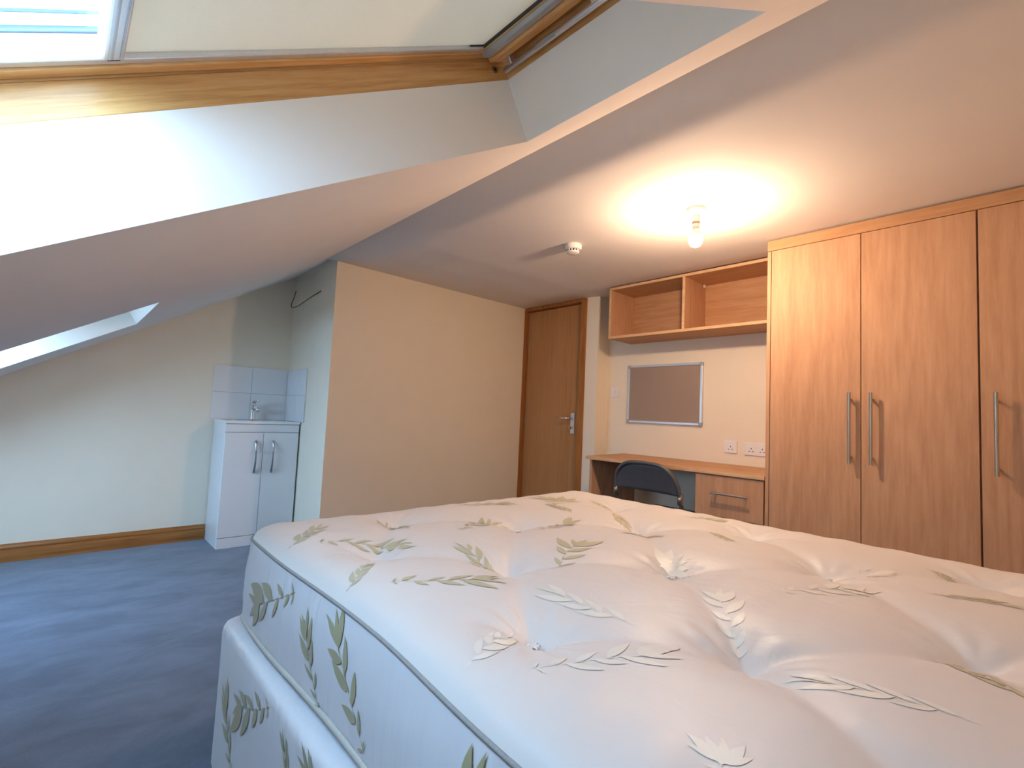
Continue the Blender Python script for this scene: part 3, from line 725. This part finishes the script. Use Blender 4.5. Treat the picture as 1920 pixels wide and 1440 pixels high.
TS = [(.495,1.226,.678,1.121,0),(.488,.850,.678,.753,0),(.859,1.122,1.06,1.20,0),(.753,1.217,.758,1.40,2),(.731,.808,.769,1.002,2),
(1.393,1.270,1.60,1.40,1),(1.339,1.112,1.403,1.278,2),(1.068,1.008,1.27,1.041,0),(.851,.743,1.05,.840,0),(1.07,1.42,1.27,1.36,0),
(.425,1.231,.557,1.367,2),(.425,.90,.511,.984,2),(.43,.53,.565,.586,2),(.482,.460,.673,.362,0),(.722,.457,.718,.652,2),
(1.082,.683,1.222,.590,1),(.815,.327,.99,.450,0),(1.103,.360,1.30,.250,0),(.808,.050,.775,.228,2),(.933,.010,1.033,.107,2),
(.475,.205,.545,.235,1),(1.50,.322,1.454,.220,1),(1.648,.200,1.609,.102,2),(1.361,.157,1.417,.031,2),(1.508,1.058,1.417,.92,2),
(1.513,.701,1.440,.600,2),(1.64,1.28,1.65,1.15,2),(1.66,.86,1.72,.74,0),(1.25,.86,1.33,.76,2),(.60,-.12,.75,-.05,0),(1.2,-.2,1.35,-.1,0),(1.62,-.2,1.5,-.1,1)]
for i, (a, b2, c, d2, st) in enumerate(TS):
    bm = bmesh.new(); spray(bm, a, b2, c, d2, topsurf, 100+i, st)
    mesh_obj('leaf_motif', bm, leaf_sheen if i in (12, 13, 14, 15, 16, 17, 18, 20, 21, 29, 30) else leaft, top, True)  # sprays listed here, mostly the nearer ones, get the painted-in sheen
def sidesurf(y, z):
    t = min(1, max(0, (z-ZM)/(ZS-ZM))); x = westx(y)-.007*math.sin(math.pi*t)
    return (x+.002*rnd(x*3, y*3+t*2, 4)-.008*(1-t)-.0011-.00008*LK[0], y, z)
SS = [(1.09,.600,1.36,.490,0),(.740,.448,.905,.600,0),(.93,.430,1.02,.57,0),(.52,.47,.43,.60,0),(.25,.45,.36,.58,0),(0,.46,.12,.58,1),(-.2,.45,-.1,.6,0)]
for i, (a, b2, c, d2, st) in enumerate(SS):
    bm = bmesh.new(); spray(bm, a, b2, c, d2, sidesurf, 300+i, st); mesh_obj('leaf_motif', bm, leafm, side, True)

# divan base under it
BX0, BX1, BY0, BY1 = .366, 1.892, -.44, 1.553
db = thing('divan_base', 'ivory fabric divan bed base with leaf pattern standing on the carpet under the mattress', 'bed base', ((BX0+BX1)/2, .55, 0))
def basering(bm, ins, z, r=.05, n=8):
    P = []
    x0, x1, y0, y1 = BX0+ins, BX1-ins, BY0+ins, BY1-ins; r = max(.01, r-ins)
    for cx, cy, a0 in ((x1-r, y1-r, 0), (x0+r, y1-r, 90), (x0+r, y0+r, 180), (x1-r, y0+r, 270)):
        for k in range(n+1):
            a = math.radians(a0+90*k/n); P.append((cx+r*math.cos(a), cy+r*math.sin(a)))
    # subdivide the long sides
    Q = []
    for i in range(len(P)):
        a, b2 = P[i], P[(i+1) % len(P)]; m = 26 if i % (n+1) == n else 1
        for k in range(m): Q.append((a[0]+(b2[0]-a[0])*k/m, a[1]+(b2[1]-a[1])*k/m))
    return Q
bm = bmesh.new(); rings = []
for ins, z in ((.004, .025), (0, .04), (0, .12), (-.001, .20), (0, .30), (0, .378), (.002, .388), (.008, .398), (.017, .4025), (.030, .404), (.045, .404)):
    P = basering(bm, max(ins, 0), z); rings.append([bm.verts.new((x - .003*rnd(x, y+z, 3), y, z+.003*math.sin(y*6)*(z > .37))) for x, y in P])
m0 = min(len(r) for r in rings)
def bridge(a, b2):
    if len(a) == len(b2):
        for k in range(len(a)): bm.faces.new((a[k], a[(k+1) % len(a)], b2[(k+1) % len(a)], b2[k]))
        return True
    return False
ok = all(bridge(a, b2) for a, b2 in zip(rings, rings[1:]))
if ok: bm.faces.new(rings[-1]); bm.faces.new(rings[0][::-1])
print('base rings', ok, [len(r) for r in rings])
bmesh.ops.recalc_face_normals(bm, faces=bm.faces[:])
body = mesh_obj('base_body', bm, satin_side, db, True)
def bsurf(y, z): return (BX0-.003*rnd(BX0, y+z, 3)-.0012-.00008*LK[0], y, z)
for i, (a, b2, c, d2, st) in enumerate([(1.09,.375,1.33,.275,0),(1.303,.10,1.43,.26,0),(.739,.30,.90,.37,0),(.950,.25,1.004,.36,2),(.75,.10,.90,.22,1),(.45,.12,.55,.32,0),(.1,.2,.22,.33,0)]):
    bm = bmesh.new(); spray(bm, a, b2, c, d2, bsurf, 500+i, st); mesh_obj('leaf_motif', bm, leafm, body, True)
for (x, y) in ((BX0+.1, BY1-.1), (BX1-.1, BY1-.1), (BX0+.1, BY0+.1), (BX1-.1, BY0+.1)):
    latheo('castor', (x, y, 0), [(.02, 0), (.024, .005), (.024, .020), (.015, .026)], rubber, db, n=16)

# ============================================================ OUTSIDE
nb = thing('neighbouring_house', 'white rendered gable with pale blue verge boards outside the near skylight', 'house', (-.2, 4.75, 0))
def gz(x, k): return k + (x+.48)*.58        # verge lines climb with the roof pitch
bm = bmesh.new()
for (z_lo, z_hi, y0, y1, m_) in ((None, 3.317, 4.6, 4.9, 'w'),):
    q = [(-3.0, 4.6), (2.2, 4.6), (2.2, 4.95), (-3.0, 4.95)]
    hexa(bm, [(x, y, 0) for x, y in q] + [(x, y, gz(x, 3.36)) for x, y in q])
mesh_obj('gable_wall', bm, render_w, nb)
def verge(name, k0, k1, y, mat):
    bm = bmesh.new(); q = [(-3.0, y), (2.2, y), (2.2, 4.97), (-3.0, 4.97)]
    hexa(bm, [(x, yy, gz(x, k0)) for x, yy in q] + [(x, yy, gz(x, k1)) for x, yy in q]); mesh_obj(name, bm, mat, nb)
verge('lower_verge_board', 3.366, 3.388, 4.55, bargem); verge('soffit_board', 3.389, 3.47, 4.54, render_w); verge('upper_verge_board', 3.471, 3.494, 4.53, bargem)
# portals steer the sky's light sampling through the two openings
for S in (S1, S2):
    L = bpy.data.lights.new('skylight_portal', 'AREA'); L.shape = 'RECTANGLE'; L.size = (S['a1']-S['a0']); L.size_y = S['y1']-S['y0']; L.cycles.is_portal = True
    o = bpy.data.objects.new('skylight_portal', L); COL.objects.link(o)
    c = SP((S['a0']+S['a1'])/2, .31, (S['y0']+S['y1'])/2)
    zax = Vector((-SN, 0, CA)); xax = Vector((CA, 0, SN)); yax = zax.cross(xax)
    o.matrix_world = Matrix.Translation(c) @ Matrix((xax, yax, zax)).transposed().to_4x4()
